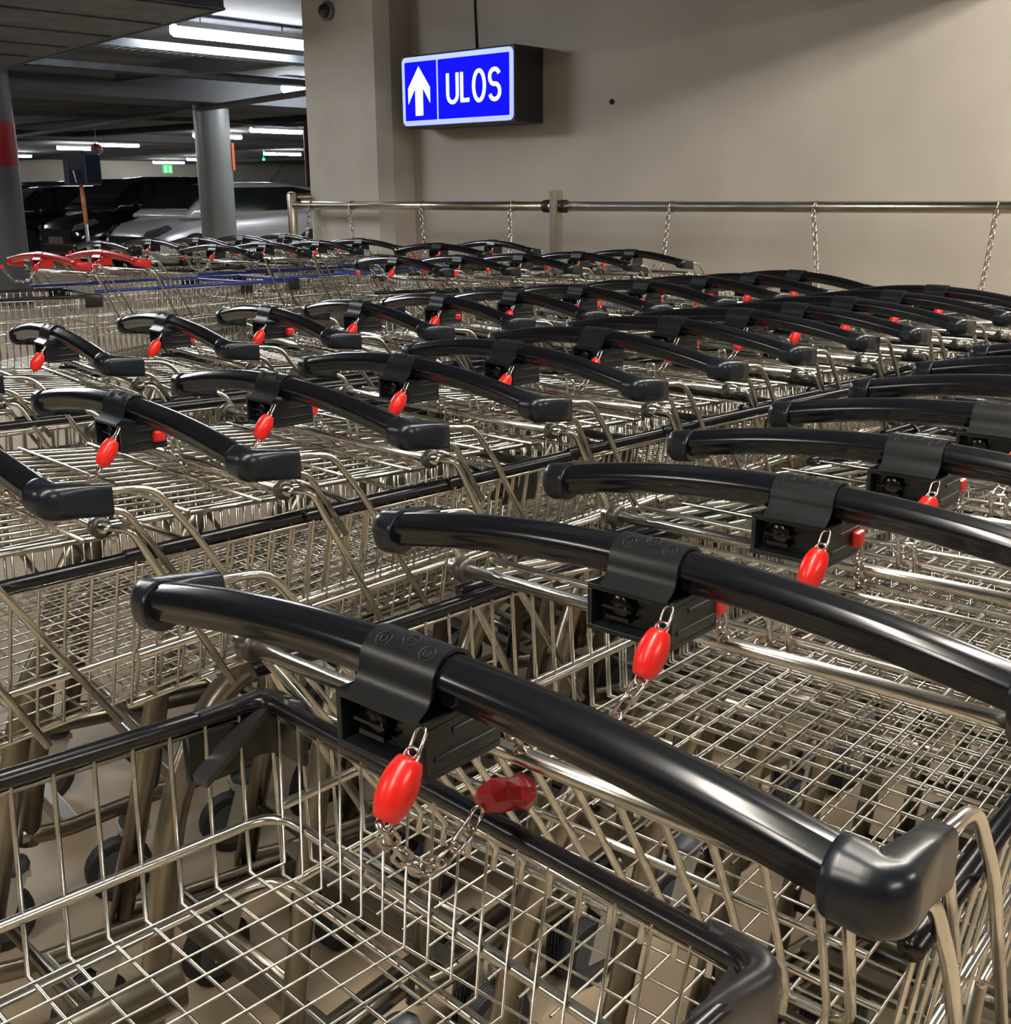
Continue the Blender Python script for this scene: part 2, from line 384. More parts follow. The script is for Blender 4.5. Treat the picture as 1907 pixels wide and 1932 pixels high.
# ------------------------------------------------------------------ shopping trolley
H = 1.021
HB = .264
def bow(y):
    t = y / .262; return (-.008 * (1 - t * t), y, H + .029 * (1 - t * t))
def make_handle(m, root):
    b = MB(); n = 36; K = 26
    prof = []
    for j in range(n):
        a = 2 * PI * j / n; deg = 360 * j / n
        r = .0143
        if 188 <= deg <= 218 or 322 <= deg <= 352: r = .0124
        if 118 < deg < 124: r = .0139
        prof.append((r * math.cos(a), r * math.sin(a) * 1.03))
    vs = []
    for i in range(K + 1):
        y = -HB + 2 * HB * i / K; c = bow(y)
        for px, pz in prof: vs.append((c[0] + px, c[1], c[2] + pz))
    fs = [(i * n + j, i * n + (j + 1) % n, (i + 1) * n + (j + 1) % n, (i + 1) * n + j) for i in range(K) for j in range(n)]
    b.add(vs, fs)
    b.build('handle', m, root)
def make_cap(m, root, s):
    """moulded elbow: round collar on the tube end turning into a flat arm that points forward"""
    x0 = bow(s * .25)[0]
    P = [Vector((x0, s * .2515, 0)), Vector((x0, s * .2530, 0)), Vector((x0, s * .2575, 0))] + [Vector(q) for q in fillet([(x0, s * .2580, 0), (x0, s * .2735, 0), (.034, s * .2735, 0)], .015, 7)[1:]] + [Vector((.058, s * .2735, 0)), Vector((.0595, s * .2735, 0))]
    n = 32; k = len(P); vs = []; tot = sum((P[i + 1] - P[i]).length for i in range(k - 1)); d = 0
    for i in range(k):
        if i: d += (P[i] - P[i - 1]).length
        t = P[min(k - 1, i + 1)] - P[max(0, i - 1)]; t.z = 0; t.normalize(); side = Vector((t.y, -t.x, 0)) * s
        f = min(1, d / tot * 1.5); w = .0184 * (1 - f) + .0088 * f; h = .0188 * (1 - f) + .0168 * f
        e = 1 - .60 * f
        if i == 0: w *= .955; h *= .955
        if i == k - 1: w *= .80; h *= .90
        zc = H - .0005 - .0105 * d / tot
        for q in range(n):
            a = 2 * PI * q / n; ca, sa = math.cos(a), math.sin(a)
            vs.append(P[i] + side * (w * math.copysign(abs(ca) ** e, ca)) + Vector((0, 0, zc + h * math.copysign(abs(sa) ** e, sa))))
    b = MB()
    b.add(vs, [(i * n + q, i * n + (q + 1) % n, (i + 1) * n + (q + 1) % n, (i + 1) * n + q) for i in range(k - 1) for q in range(n)])
    o2 = len(b.v); b.add([vs[q] for q in range(n)], [tuple(range(n))], False); b.add([vs[(k - 1) * n + q] for q in range(n)], [tuple(range(n))], False)
    b.lathe([(.0, .0), (.0092, .0), (.0095, .0007), (.0086, .0009), (.0082, .0004), (.0, .0004)], (.020, s * .2821, H - .0065), (0, s, 0), 18)
    return b.build('handle_end_cap', m, root)
def make_bracket(root, s):
    y = s * .2735
    for path, f, r in (([(.035, y, H + .001), (.105, y, H - .007), (.148, y, H - .066), (.262, y * .95, H - .250)], .018, .0040),
                       ([(.035, y, H - .019), (.072, y, H - .023), (.126, y * .97, H - .108)], .016, .0038),
                       ([(.062, s * .250, H - .047), (.080, s * .266, H - .047), (.106, s * .270, H - .10), (.185, s * .262, H - .250)], .016, .0044)):
        b = MB(); b.tube(fillet(path, f), r, 8); b.build('support_rod', ROD, root)
def make_hinge(root):
    b = MB(); b.tube([(.060, -.256, H - .047), (.060, .256, H - .047)], .0058, 10)
    b.build('hinge_rod', ROD, root)
    b = MB(); b.tube(fillet([(.16, -.240, .936), (.085, -.235, H - .042), (.085, .235, H - .042), (.16, .240, .936)], .012), .0033, 6)
    b.build('stop_rod', ROD, root)
    for s in (-1, 1):
        b = MB(); b.lathe([(.0066, -.0065), (.0100, -.0065), (.0112, -.005), (.0112, .005), (.0100, .0065), (.0066, .0065)], (.060, s * .240, H - .047), (0, 1, 0), 18)
        b.build('hinge_bush', mat('bush_grey', (0.12, 0.11, 0.10), 0.35, .8), root)
def make_lock(m, root, grip_m):
    x0 = bow(0)[0]; z0 = bow(0)[2]
    b = MB()
    # housing: an open-faced box
    X0, X1, Y0, Y1, Z0, Z1 = -.033, .026, -.039, .032, z0 - .051, z0 - .0165
    t = .0040
    b.box((X0, Y0, Z0), (X1, Y1, Z0 + t)); b.box((X0, Y0, Z1 - t), (X1, Y1, Z1))
    b.box((X0, Y0, Z0 + t), (X1, Y0 + t, Z1 - t)); b.box((X0, Y1 - t, Z0 + t), (X1, Y1, Z1 - t))
    b.box((X0 + .014, Y0 + t, Z0 + t), (X1, Y1 - t, Z1 - t))
    b.box((X0 + .006, Y0 - .0012, Z0 + .010), (X1 - .004, Y0, Z0 + .013)); b.box((X0 + .020, Y0 - .0012, Z1 - .012), (X1 - .004, Y0, Z1 - .009))
    lk = b.build('coin_lock', LOCKP if m is TUBEP else m, root, .0022, 2)
    # saddle draped over the handle and flaring down to the housing
    b = MB(); ys0, ys1 = -.0365, .020; prof = []
    for a in range(-60, 141, 10): prof.append((x0 + .0168 * math.cos(R(a)), z0 + .0172 * math.sin(R(a))))
    prof = [(.020, Z1 + .001), (x0 + .0160, z0 - .0115)] + prof + [(x0 - .0163, z0 + .005), (x0 - .0172, z0 - .001), (x0 - .0185, z0 - .006), (x0 - .0215, z0 - .0105), (X0 - .0015, Z1 + .0022), (X0 - .0035, Z1 + .0008)]
    inn = []
    for (a, c_) in prof:
        dx, dz = a - x0, c_ - z0; l = math.hypot(dx, dz); inn.append((a - dx / l * .0022, c_ - dz / l * .0022))
    n = len(prof); vs = [(a, ys0, c_) for a, c_ in prof] + [(a, ys1, c_) for a, c_ in prof] + [(a, ys0, c_) for a, c_ in inn] + [(a, ys1, c_) for a, c_ in inn]
    fs = []
    for i in range(n - 1):
        fs += [(i, i + 1, n + i + 1, n + i), (2 * n + i, 3 * n + i, 3 * n + i + 1, 2 * n + i + 1), (i, 2 * n + i, 2 * n + i + 1, i + 1), (n + i, n + i + 1, 3 * n + i + 1, 3 * n + i)]
    fo = [fs[q] for q in range(0, len(fs), 4)]; fi = [fs[q] for q in range(1, len(fs), 4)]; fe = [f_ for q, f_ in enumerate(fs) if q % 4 > 1]
    b.add(vs, fo); b.add(vs, fi); b.add(vs, fe, False); b.build('saddle', LOCKP if m is TUBEP else m, lk)
    # embossed coin rings on the saddle
    b = MB()
    for yy, aa in ((-.0255, 122), (-.009, 104), (.008, 122)):
        
        for rr in (.0050, .0022):
            pts = []
            for k in range(14):
                u = 2 * PI * k / 14; du, dyy = rr * math.cos(u), rr * math.sin(u)
                aa2 = aa + math.degrees(du / .017); pts.append((x0 + .0170 * math.cos(R(aa2)), yy + dyy, z0 + .0174 * math.sin(R(aa2))))
            b.tube(pts, .00032, 4, closed=True)
    b.build('coin_emblem', LOCKP if m is TUBEP else m, lk)
    # recess detail
    b = MB(); b.box((X0 + .0135, Y0 + .006, Z0 + .006), (X0 + .0142, Y1 - .006, Z1 - .006))
    b.lathe([(.001, 0), (.010, .0), (.010, .004), (.008, .006), (.001, .006)], (X0 + .013, .010, Z0 + .019), (-1, 0, 0), 16)
    b.box((X0 + .004, -.003, Z0 + .0175), (X0 + .010, .022, Z0 + .0195)); b.box((X0 + .006, .000, Z0 + .009), (X0 + .012, .020, Z0 + .012))
    b.build('coin_slot', DARKP, lk)
NEARPATH = [(-.054, -.029, .974), (-.032, -.0195, .945), (-.012, -.0153, .927), (.008, -.0172, .930), (.026, -.0185, .945), (.034, -.0181, .9515), (.038, -.021, .953)]
def make_key(root, grip_m, back=True, near=False):
    z0 = bow(0)[2]; a = Vector((-.0355, -.0370, z0 - .0235))
    g = Vector((-.050, -.0350, z0 - .0475)) ; ax = (g - a).normalized()
    b = MB(); chain_mesh(b, [a - ax * .004, a + ax * .010], .017, .0013, .0044, 12, 5)
    e0, e1 = g - ax * .021, g + ax * .021
    ey = b.build('eyelet_link', CHAIN, root)
    sd = ax.cross(Vector((1, 0, .3))).normalized(); b = MB(); pts = []
    for q in range(16):
        an = 2 * PI * q / 16; cx = math.cos(an); pts.append(g + ax * (cx * .0042 + (.0185 if cx > 0 else -.0185)) + sd * (math.sin(an) * .0046))
    b.tube(pts, .0012, 5, closed=True); b.build('wire_loop', CHAIN, root)
    b = MB()
    end = e1
    if near: path = [end] + [Vector(q) for q in NEARPATH]
    else: path = [end, Vector((-.078, -.020, z0 - .096)), Vector((-.110, -.016, z0 - .105)), Vector((-.150, -.020, z0 - .095)), Vector((-.182, -.030, z0 - .062)), Vector((-.194, -.034, z0 - .040))]
    chain_mesh(b, path, .0175, .0015, .0050, 12, 5)
    ch = b.build('lock_chain', CHAIN, root)
    b = MB(); b.lathe([(.004, -.0170), (.0062, -.0168), (.0074, -.0155), (.0088, -.0120), (.0100, -.0075), (.0106, -.003), (.0107, .001), (.0103, .006), (.0092, .011), (.0077, .0150), (.0064, .0168), (.004, .0170)], g, ax, 28)
    b.build('red_grip', grip_m, ch)
    b = MB(); 
    if near:
        P = Vector((.046, -.0245, z0 - .096)); random.seed(3)
        prof = [(.003, -.018), (.009, -.014), (.0115, -.004), (.0095, .004), (.011, .012), (.008, .016), (.003, .019)]
        b.lathe(prof, P, (.45, -.75, .28), 9)
        b.v = [(x + random.uniform(-.0013, .0013), y + random.uniform(-.0013, .0013), z + random.uniform(-.0016, .0016)) for x, y, z in b.v]; b.sm = [False] * len(b.sm)
        b.build('red_key_plug', REDD, ch)
    else:
        P = Vector((-.200, -.034, z0 - .036)); b.box(P - Vector((.008, .0065, .007)), P + Vector((.008, .0065, .007)))
        b.build('red_key_plug', grip_m, ch, .003)
def make_basket(root, rimm, deep):
    XR, XF, WR, WF = .075, .918, .260, .223
    ZR = .944 if not deep else .905; ZD = -.016
    zr = ZR + ZD
    def zt_(x): return ZR + ZD * (x - XR) / (XF - XR)
    zfR, zfF = (.772, .803) if not deep else (.56, .62)
    inset = .020 if not deep else .05
    def hw_(x): return WR + (WF - WR) * (x - XR) / (XF - XR)
    def zf(x): return zfR + (zfF - zfR) * (x - XR) / (XF - XR)
    b = MB(); r = .0019
    n = 30
    for i in range(n):
        x = XR + .012 + (XF - XR - .035) * i / (n - 1); y = hw_(x); xb = x - .012
        b.tube([(x, y, zt_(x)), (xb, y - inset, zf(x)), (xb, -y + inset, zf(x)), (x, -y, zt_(x))], r, 4, cap=False)
    m = 17 if not deep else 13
    for j in range(m):
        t = -1 + 2 * (j + .5) / m
        b.tube([(XR + .01, t * (WR - inset), zfR + .003), (XF - inset * .6, t * (WF - inset), zfF + .003), (XF, t * (WF - .004), zr)], .00145, 4, cap=False)
    if deep:
        for zz in (.81, .72): 
            k = (zr - zz) / (zr - .6) * inset
            b.tube(fillet([(XR + .01, WR - k, zz), (XF - k * .6, WF - k, zz), (XF - k * .6, -WF + k, zz), (XR + .01, -WR + k, zz)], .03), .0026, 5)
    o = b.build('basket', WIRE, root)
    zz = .838 if not deep else .76; k = inset * .5 + .003
    b = MB(); b.tube(fillet([(XR + .01, WR - k, zz - .01), (XF - .004, WF - k, zz), (XF - .004, -WF + k, zz), (XR + .01, -WR + k, zz - .01)], .030, 6), .0042, 8)
    b.tube(fillet([(XR, WR - inset - .01, zfR - .004), (XF - .02, WF - inset - .01, zfF - .004), (XF - .02, -WF + inset + .01, zfF - .004), (XR, -WR + inset + .01, zfR - .004)], .03), .0036, 6)
    b.tube([(XR + .02, WR, ZR - .010), (XF, WF, zr - .010)], .0022, 5); b.tube([(XR + .02, -WR, ZR - .010), (XF, -WF, zr - .010)], .0022, 5); b.tube([(XF, WF, zr - .010), (XF, -WF, zr - .010)], .0022, 5)
    b.build('basket_frame', ROD, root)
    b = MB(); b.tube(fillet([(XR, WR, ZR), (XF, WF, zr), (XF, -WF, zr), (XR, -WR, ZR)], .02, 4), .0068, 10); b.build('basket_rim', rimm, root)
    bm2 = BUMP
    for s in (-1, 1):
        b = MB(); y = s * WF; L1, L2 = .062, .034
        # outer shell following the corner, with a rounded edge
        path = fillet([(XF - L1, s * hw_(XF - L1), 0), (XF + .006, y + s * .004, 0), (XF + .006, y - s * L2, 0)], .016, 6)
        vs = []; zt, zb = zr + .0078, zr - .047
        for p in path:
            c = Vector((XF - .03, y - s * .03, 0)); d = (Vector((p[0], p[1], 0)) - c).normalized()
            q = Vector((p[0], p[1], 0)); 
            for off, z in ((-.008, zt - .001), (-.002, zt), (.0045, zt - .002), (.0075, zt - .008), (.0065, zb), (.003, zb - .001), (.0025, zt - .012), (-.008, zt - .010)):
                v = q + d * off; vs.append((v.x, v.y, z))
        k = 8; fs = []
        for i in range(len(path) - 1):
            for j in range(k): fs.append((i * k + j, i * k + (j + 1) % k, (i + 1) * k + (j + 1) % k, (i + 1) * k + j))
        fs += [tuple(range(k)), tuple((len(path) - 1) * k + j for j in range(k))]
        b.add(vs, fs)
        # diagonal brace running inwards and down
        A = Vector((XF - .006, y - s * .006, zr - .002)); B_ = Vector((XF - .066, y - s * .012, zr - .040)); dd = (B_ - A).normalized(); sd = dd.cross(Vector((0, 0, 1))).normalized() * .0085; th = Vector((0, 0, .003))
        b.add([A + sd + th, A - sd + th, B_ - sd + th, B_ + sd + th, A + sd - th, A - sd - th, B_ - sd - th, B_ + sd - th], [(0, 1, 2, 3), (7, 6, 5, 4), (0, 4, 5, 1), (1, 5, 6, 2), (2, 6, 7, 3), (3, 7, 4, 0)], False)
        b.build('corner_bumper', bm2, root)
def make_gate(root, open_=True, deep=False):
    """rear flap hinged on the rod; 'open_' = lifted by a trolley nested behind"""
    L = .250 if not deep else .27
    ang = R(4.5) if open_ else R(58)
    o = Vector((.062, 0, H - .050)); d = Vector((math.cos(ang), 0, -math.sin(ang))); nrm = Vector((math.sin(ang), 0, math.cos(ang)))
    b = MB(); n = 15; W0, W1 = .232, .200
    if not open_: L = .185
    for j in range(n):
        t = -1 + 2 * (j + .5) / n
        pts = [o + Vector((0, t * W0, 0)) - d * .004, o + Vector((0, t * W1, 0)) + d * (L - .012), o + Vector((0, t * W1, 0)) + d * L - nrm * .012]
        b.tube(pts, .0027, 5, cap=False)
    b.tube(fillet([o + Vector((0, W0, 0)), o + d * L + Vector((0, W1, 0)), o + d * L + Vector((0, -W1, 0)), o + Vector((0, -W0, 0))], .02), .0036, 6)
    for f in (.42, .80): b.tube([o + d * L * f + nrm * .004 + Vector((0, W0 - .012 * f, 0)), o + d * L * f + nrm * .004 - Vector((0, W0 - .012 * f, 0))], .0026, 5)
    if open_:
        for yy in (.03, -.07):
            b.tube(fillet([(.078, yy, H - .05), (.072, yy, H - .02), (.070, yy + .014, H - .02), (.076, yy + .014, H - .05)], .006), .0024, 5)
    b.build('rear_gate', WIRE, root)
def caster(root, x, y, r=.060, swivel=0.0, cz=.150):
    M_ = Matrix.Translation((x, y, 0)) @ Matrix.Rotation(swivel, 4, 'Z')
    def T(p): return M_ @ Vector(p)
    b = MB()
    b.add([T(p) for p in ((-.052, -.019, r - .012), (-.018, -.019, r - .012), (.020, -.019, cz - .01), (-.024, -.019, cz - .01), (-.052, -.016, r - .012), (-.018, -.016, r - .012), (.020, -.016, cz - .01), (-.024, -.016, cz - .01))], [(0, 1, 2, 3), (7, 6, 5, 4), (0, 4, 5, 1), (1, 5, 6, 2), (2, 6, 7, 3), (3, 7, 4, 0)], False)
    b.add([T(p) for p in ((-.052, .019, r - .012), (-.018, .019, r - .012), (.020, .019, cz - .01), (-.024, .019, cz - .01), (-.052, .016, r - .012), (-.018, .016, r - .012), (.020, .016, cz - .01), (-.024, .016, cz - .01))], [(3, 2, 1, 0), (4, 5, 6, 7), (1, 5, 4, 0), (2, 6, 5, 1), (3, 7, 6, 2), (0, 4, 7, 3)], False)
    b.add([T(p) for p in ((-.03, -.02, cz - .012), (.026, -.02, cz - .012), (.026, .02, cz - .012), (-.03, .02, cz - .012), (-.03, -.02, cz), (.026, -.02, cz), (.026, .02, cz), (-.03, .02, cz))], [(0, 3, 2, 1), (4, 5, 6, 7), (0, 1, 5, 4), (1, 2, 6, 5), (2, 3, 7, 6), (3, 0, 4, 7)], False)
    c = b.build('caster', FORK, root)
    ax = M_.to_3x3() @ Vector((0, 1, 0)); ctr = T((-.035, 0, r))
    b = MB(); prof = [(r * .70, -.015), (r * .93, -.014)]
    for k in range(5):
        h = -.0125 + k * .0056; prof += [(r, h), (r, h + .0030), (r * .93, h + .0032), (r * .93, h + .0052)]
    prof = prof[:-2] + [(r * .93, .0145), (r * .70, .015)]
    b.lathe(prof, ctr, ax, 20); w_ = b.build('wheel', RUBBER, c)
    b = MB(); b.lathe([(.008, -.0175), (.012, -.0165), (r * .68, -.0155), (r * .70, -.0150), (r * .70, .0150), (r * .68, .0155), (.012, .0165), (.008, .0175)], ctr, ax, 20); b.build('hub', HUB, c)
    b = MB(); b.lathe([(.012, .0), (.026, .002), (.029, .010), (.026, .020), (.015, .026), (.010, .030)], T((.0, 0, cz - .004)), (0, 0, 1), 18); b.build('swivel_cover', HUB, c)
def make_chassis(root, deep):
    zt = .750 if not deep else .54
    for s in (-1, 1):
        b = MB(); y = s * .205
        b.tube(fillet([(.80, s * .165, zt + .020), (.42, y - s * .01, zt), (.340, y, zt - .12), (.235, s * .232, .185)], .075, 7), .0125, 12, ry=.019)
        b.tube(fillet([(.225, s * .234, .205), (.30, s * .228, .190), (.86, s * .150, .182)], .05, 5), .011, 10, ry=.017)
        b.build('side_frame', FRAME, root)
    b = MB(); b.box((.300, -.225, .172), (.330, .225, .205)); b.build('cross_brace', FRAME, root, .004)
    for p, r_ in ((((.66, -.185, zt - .001), (.66, .185, zt - .001)), .008), (((.265, -.235, .30), (.265, .235, .30)), .008), (((.845, -.150, .182), (.845, .150, .182)), .010)):
        b = MB(); b.tube(p, r_, 8); b.build('cross_brace', FRAME, root)
    for s in (-1, 1):
        caster(root, .205, s * .234, .0625, R(s * 8)); caster(root, .855, s * .150, .0625, R(-14 * s + 20))
def make_cart(style):
    hm, rm, deep, gate, lock, near = style
    e = empty('shopping_trolley')
    make_basket(e, rm, deep); make_gate(e, gate, deep); make_hinge(e)
    for s in (-1, 1): make_bracket(e, s)
    make_chassis(e, deep)
    make_handle(hm, e)
    for s in (-1, 1): make_cap(CAPP if hm is TUBEP else hm, e, s)
    make_lock(hm, e, REDG); make_key(e, REDG, True, near)
    return e
G = {'R1': 'trolleys nested in the nearest row', 'R2': 'trolleys nested in the second row', 'R3': 'trolleys nested in the third row', 'R4': 'trolleys in the short row by the guard rail',
     'R5': 'blue rimmed trolleys in the far left row', 'R6': 'trolleys in the farthest row', 'R7': 'trolleys between the short row and the far left row'}
protos = {}
ORD = ['nearest', 'second', 'third', 'fourth', 'fifth', 'sixth', 'seventh', 'eighth', 'ninth', 'tenth', 'eleventh', 'twelfth', 'thirteenth', 'fourteenth', 'fifteenth']
def place(style, x, y, ad, label, group):
    if style in protos: e = copy_tree(protos[style])
    else: e = make_cart(style); protos[style] = e
    e.location = (x, y, 0); e.rotation_euler = (0, 0, R(ad)); tag(e, label, 'shopping cart', group)
    return e
SA = (TUBEP, RIMB, False, True, True, False)
SA0 = (TUBEP, RIMB, False, False, True, True)
SB_RED = (REDH, RIMBLUE, True, True, True, False)
SB_BLK = (TUBEP, RIMBLUE, True, True, True, False)
SD = (TUBEP, RIMB, True, True, True, False)
SD0 = (TUBEP, RIMB, True, False, True, False)
place(SA0, .412, .4285, 0, 'black handled trolley closest to the camera, its handle crossing the foreground', G['R1'])
place(SA, -.451, .52, -4.6, 'empty trolley at bottom left whose black rimmed nose points at the closest handle', G['R1'])
for k, (x, y) in enumerate([(.646, .430), (.877, .430), (1.095, .425), (1.33, .425), (1.566, .425), (1.795, .425), (2.045, .425), (2.28, .42)]):
    place(SA, x, y, 0, 'black handled trolley in the nearest row, %s handle behind the closest one' % ['first', 'second', 'third', 'fourth', 'fifth', 'sixth', 'seventh', 'eighth'][k], G['R1'])
for k, (x, y, a) in enumerate([(.31, 1.30, -4), (.525, 1.29, -4.5), (.742, 1.267, -5), (.956, 1.247, -4.5), (1.191, 1.238, -5), (1.411, 1.224, -6), (1.643, 1.222, -5.5), (1.880, 1.218, -6), (2.103, 1.200, -5), (2.270, 1.165, -5), (2.475, 1.150, -5), (2.69, 1.13, -5), (2.905, 1.11, -5)]):
    place(SA, x, y, a, 'black handled trolley in the second row, %s from its near left end' % ORD[k], G['R2'])
for k, (x, y, a) in enumerate([(.60, 2.10, -10), (.83, 2.08, -11), (1.07, 2.06, -11), (1.316, 2.062, -11), (1.545, 2.025, -12), (1.750, 1.962, -12), (1.972, 1.925, -12), (2.183, 1.88, -12), (2.396, 1.842, -12), (2.629, 1.80, -12), (2.85, 1.755, -12), (3.016, 1.694, -13), (3.21, 1.65, -13)]):
    place(SA, x, y, a, 'black handled trolley in the third row, %s from its near left end' % ORD[k], G['R3'])
for k, (x, y, a) in enumerate([(3.08, 3.25, -8), (3.262, 3.085, -8), (3.466, 2.955, -8), (3.71, 2.86, -8), (3.966, 2.785, -8)]):
    place(SD, x, y, a, 'black handled trolley in the short row by the rail, %s from its left end' % ORD[k], G['R4'])
for k, (x, y, a) in enumerate([(2.442, 4.751, 2), (2.698, 4.718, 2)]):
    place(SB_RED, x, y, a, ['left one of the two blue rimmed trolleys with bright red handles', 'right one of the two blue rimmed trolleys with bright red handles'][k], G['R5'])
for k, (x, y, a) in enumerate([(3.326, 4.765, 2), (3.62, 4.765, 2), (3.89, 4.68, 0), (4.15, 4.65, 2)]):
    place(SB_BLK, x, y, a, 'blue rimmed trolley with black handle in far left row, %s after the red ones' % ['first', 'second', 'third', 'fourth'][k], G['R5'])
place(SD, 1.676, 4.866, -10, 'deep wire trolley at the left edge with its nose under the left red handle', G['R5'])
for k in range(5):
    place(SD, 3.239 + .282 * k, 5.648 - .022 * k, 0, 'black handled trolley in the farthest row, %s from its left end' % ORD[k], G['R6'])
place(SD, 3.964, 3.892, 3, 'black handled trolley near the wall, behind the left end of the short row', G['R7'])
place(SD, 4.36, 3.90, -6, 'black handled trolley near the wall, behind the middle of the short row', G['R7'])

# ------------------------------------------------------------------ cars on the deck
glass = mat('car_glass', (0.010, 0.014, 0.014), 0.06, coat=0.5)
tyre = mat('tyre_rubber', (0.012, 0.012, 0.012), 0.7)
alloy = mat('alloy_rim', (0.35, 0.35, 0.36), 0.35, 0.8)
headl = mat('headlamp_glass', (0.07, 0.075, 0.08), 0.08, coat=0.5)
def car(x, y, paint, label, L=4.1, W=1.72, HT=1.47, suv=False, aerial=False):
    """nose points to -X; origin is the middle of the nose on the floor"""
    e = empty('car', (x, y, 0)); tag(e, label, 'car')
    hw2 = W / 2; gc = .20 if not suv else .26
    k = HT / 1.47
    # stations: x, half width, lower z, belt z, hood/roof z
    body = [(0.0, .60, .32, .50, .60), (.06, .74, .24, .55, .70), (.25, .83, gc, .64, .82), (.6, .855, gc, .72, .90), (.95, .86, gc, .80, .965), (1.15, .86, gc, .85, 1.0), (1.8, .86, gc, .88, 1.0),
            (2.6, .86, gc, .92, 1.02), (3.3, .855, gc, .96, 1.04), (3.8, .83, gc + .02, .97, 1.03), (L - .08, .78, .30, .92, .98), (L, .70, .38, .80, .88)]
    b = MB(); vs = []; 
    for (sx_, w_, z0, zb_, zt) in body:
        w_ = w_ * W / 1.72; zb_ *= k; zt *= k
        ring = [(w_ * .86, z0), (w_ * .98, z0 + .10), (w_, (z0 + zb_) / 2), (w_ * .985, zb_ - .03), (w_ * .93, zb_ + .02), (w_ * .62, zt - .005), (0, zt)]
        for yy, zz in ring: vs.append((sx_, yy, zz))
        for yy, zz in reversed(ring[:-1]): vs.append((sx_, -yy, zz))
    n = 13; m_ = len(body)
    fs = [(i * n + j, (i + 1) * n + j, (i + 1) * n + (j + 1) % n, i * n + (j + 1) % n) for i in range(m_ - 1) for j in range(n)]
    fs += [tuple(range(n)), tuple((m_ - 1) * n + j for j in range(n - 1, -1, -1))]
    b.add(vs, fs)
    b.build('body', paint, e)
    # greenhouse with roof
    gh = [(.66, .70, .96), (.84, .70, 1.08), (1.42, .64, 1.42), (1.9, .62, 1.465), (2.8, .62, 1.47), (3.45, .61, 1.40), (3.72, .60, 1.26), (L - .12, .62, 1.02)]
    b = MB(); vs = []
    for sx_, w_, zt in gh:
        w_ *= W / 1.72; zt *= k; zb_ = .90 * k
        wb = .80 * W / 1.72
        top = max(zt, zb_ + .04)
        f = (top - zb_) / (1.47 * k - zb_); wt = wb + (w_ - wb) * f
        ring = [(wb, zb_), (wt + .01, top - .05 * f), (wt - .07, top - .005), (0, top + .012)]
        for yy, zz in ring: vs.append((sx_, yy, zz))
        for yy, zz in reversed(ring[:-1]): vs.append((sx_, -yy, zz))
    n = 7; m_ = len(gh)
    fs = [(i * n + j, (i + 1) * n + j, (i + 1) * n + (j + 1) % n, i * n + (j + 1) % n) for i in range(m_ - 1) for j in range(n)] + [tuple(range(n)), tuple((m_ - 1) * n + j for j in range(n - 1, -1, -1))]
    b.add(vs, fs); b.build('roof', paint, e)
    # glass: side windows
    def sidey(z, s):
        wb, wt = .80 * W / 1.72, .62 * W / 1.72
        f = (z - .90 * k) / ((1.47 - .90) * k); return s * (wb + (wt - wb) * f + .014)
    for s in (-1, 1):
        for poly in ([(.98, .975), (1.40, 1.33), (1.55, 1.37), (1.56, .98)], [(1.66, .985), (1.64, 1.385), (3.0, 1.395), (3.42, 1.32), (3.66, 1.15), (3.55, 1.05), (3.3, 1.015)]):
            b = MB(); pp = [(a, sidey(c * k, s), c * k) for a, c in poly]; n = len(pp)
            b.add(pp + [(p[0], p[1] - s * .03, p[2]) for p in pp], [tuple(range(n)) if s < 0 else tuple(range(n - 1, -1, -1))] + [(i, (i + 1) % n, n + (i + 1) % n, n + i) for i in range(n)], False)
            b.build('side_window', glass, e)
    b = MB(); ww, wt = .70 * W / 1.72, .54 * W / 1.72
    q = [(.76, -ww, 1.035 * k), (.76, ww, 1.035 * k), (1.38, wt, 1.425 * k), (1.38, -wt, 1.425 * k)]
    b.add([(p[0] - .02, p[1], p[2] + .015) for p in q] + q, [(3, 2, 1, 0), (0, 1, 5, 4), (1, 2, 6, 5), (2, 3, 7, 6), (3, 0, 4, 7)], False); b.build('windscreen', glass, e)
    for s in (-1, 1):
        b = MB(); b.add([(.02, s * .50, .60 * k), (.10, s * .76, .64 * k), (.34, s * .845, .74 * k), (.30, s * .80, .80 * k), (.06, s * .56, .70 * k)], [(0, 1, 2, 3, 4) if s > 0 else (4, 3, 2, 1, 0)], False)
        b.v = [(x_ - .025, y_ * W / 1.72 * 1.005, z_) for x_, y_, z_ in b.v]; 
        b.add([(p[0] + .05, p[1] * .97, p[2]) for p in b.v], [(0, 1, 2, 3, 4)], False); b.build('headlamp', headl, e)
        for xx in (.78, 3.22 if L < 4.3 else L - .85):
            b = MB(); rr = .31 if not suv else .35
            b.lathe([(rr * .62, -.10), (rr * .95, -.10), (rr, -.06), (rr, .06), (rr * .95, .10), (rr * .62, .10)], (xx, s * (hw2 - .11), rr), (0, 1, 0), 24); wl = b.build('wheel', tyre, e)
            b = MB(); b.lathe([(.01, .102), (.06, .104), (rr * .60, .098), (rr * .62, .09)], (xx, s * (hw2 - .11), rr), (0, s, 0), 16); b.build('rim', alloy, wl)
            b = MB(); pts = [(xx + (rr + .05) * math.cos(R(a)), s * (hw2 + .002), rr + (rr + .05) * math.sin(R(a))) for a in range(-20, 201, 15)]
            n = len(pts); b.add(pts + [(p[0], p[1] - s * .05, p[2]) for p in pts], [tuple(range(n)) if s < 0 else tuple(range(n - 1, -1, -1))], False); b.build('wheel_arch', tyre, e)
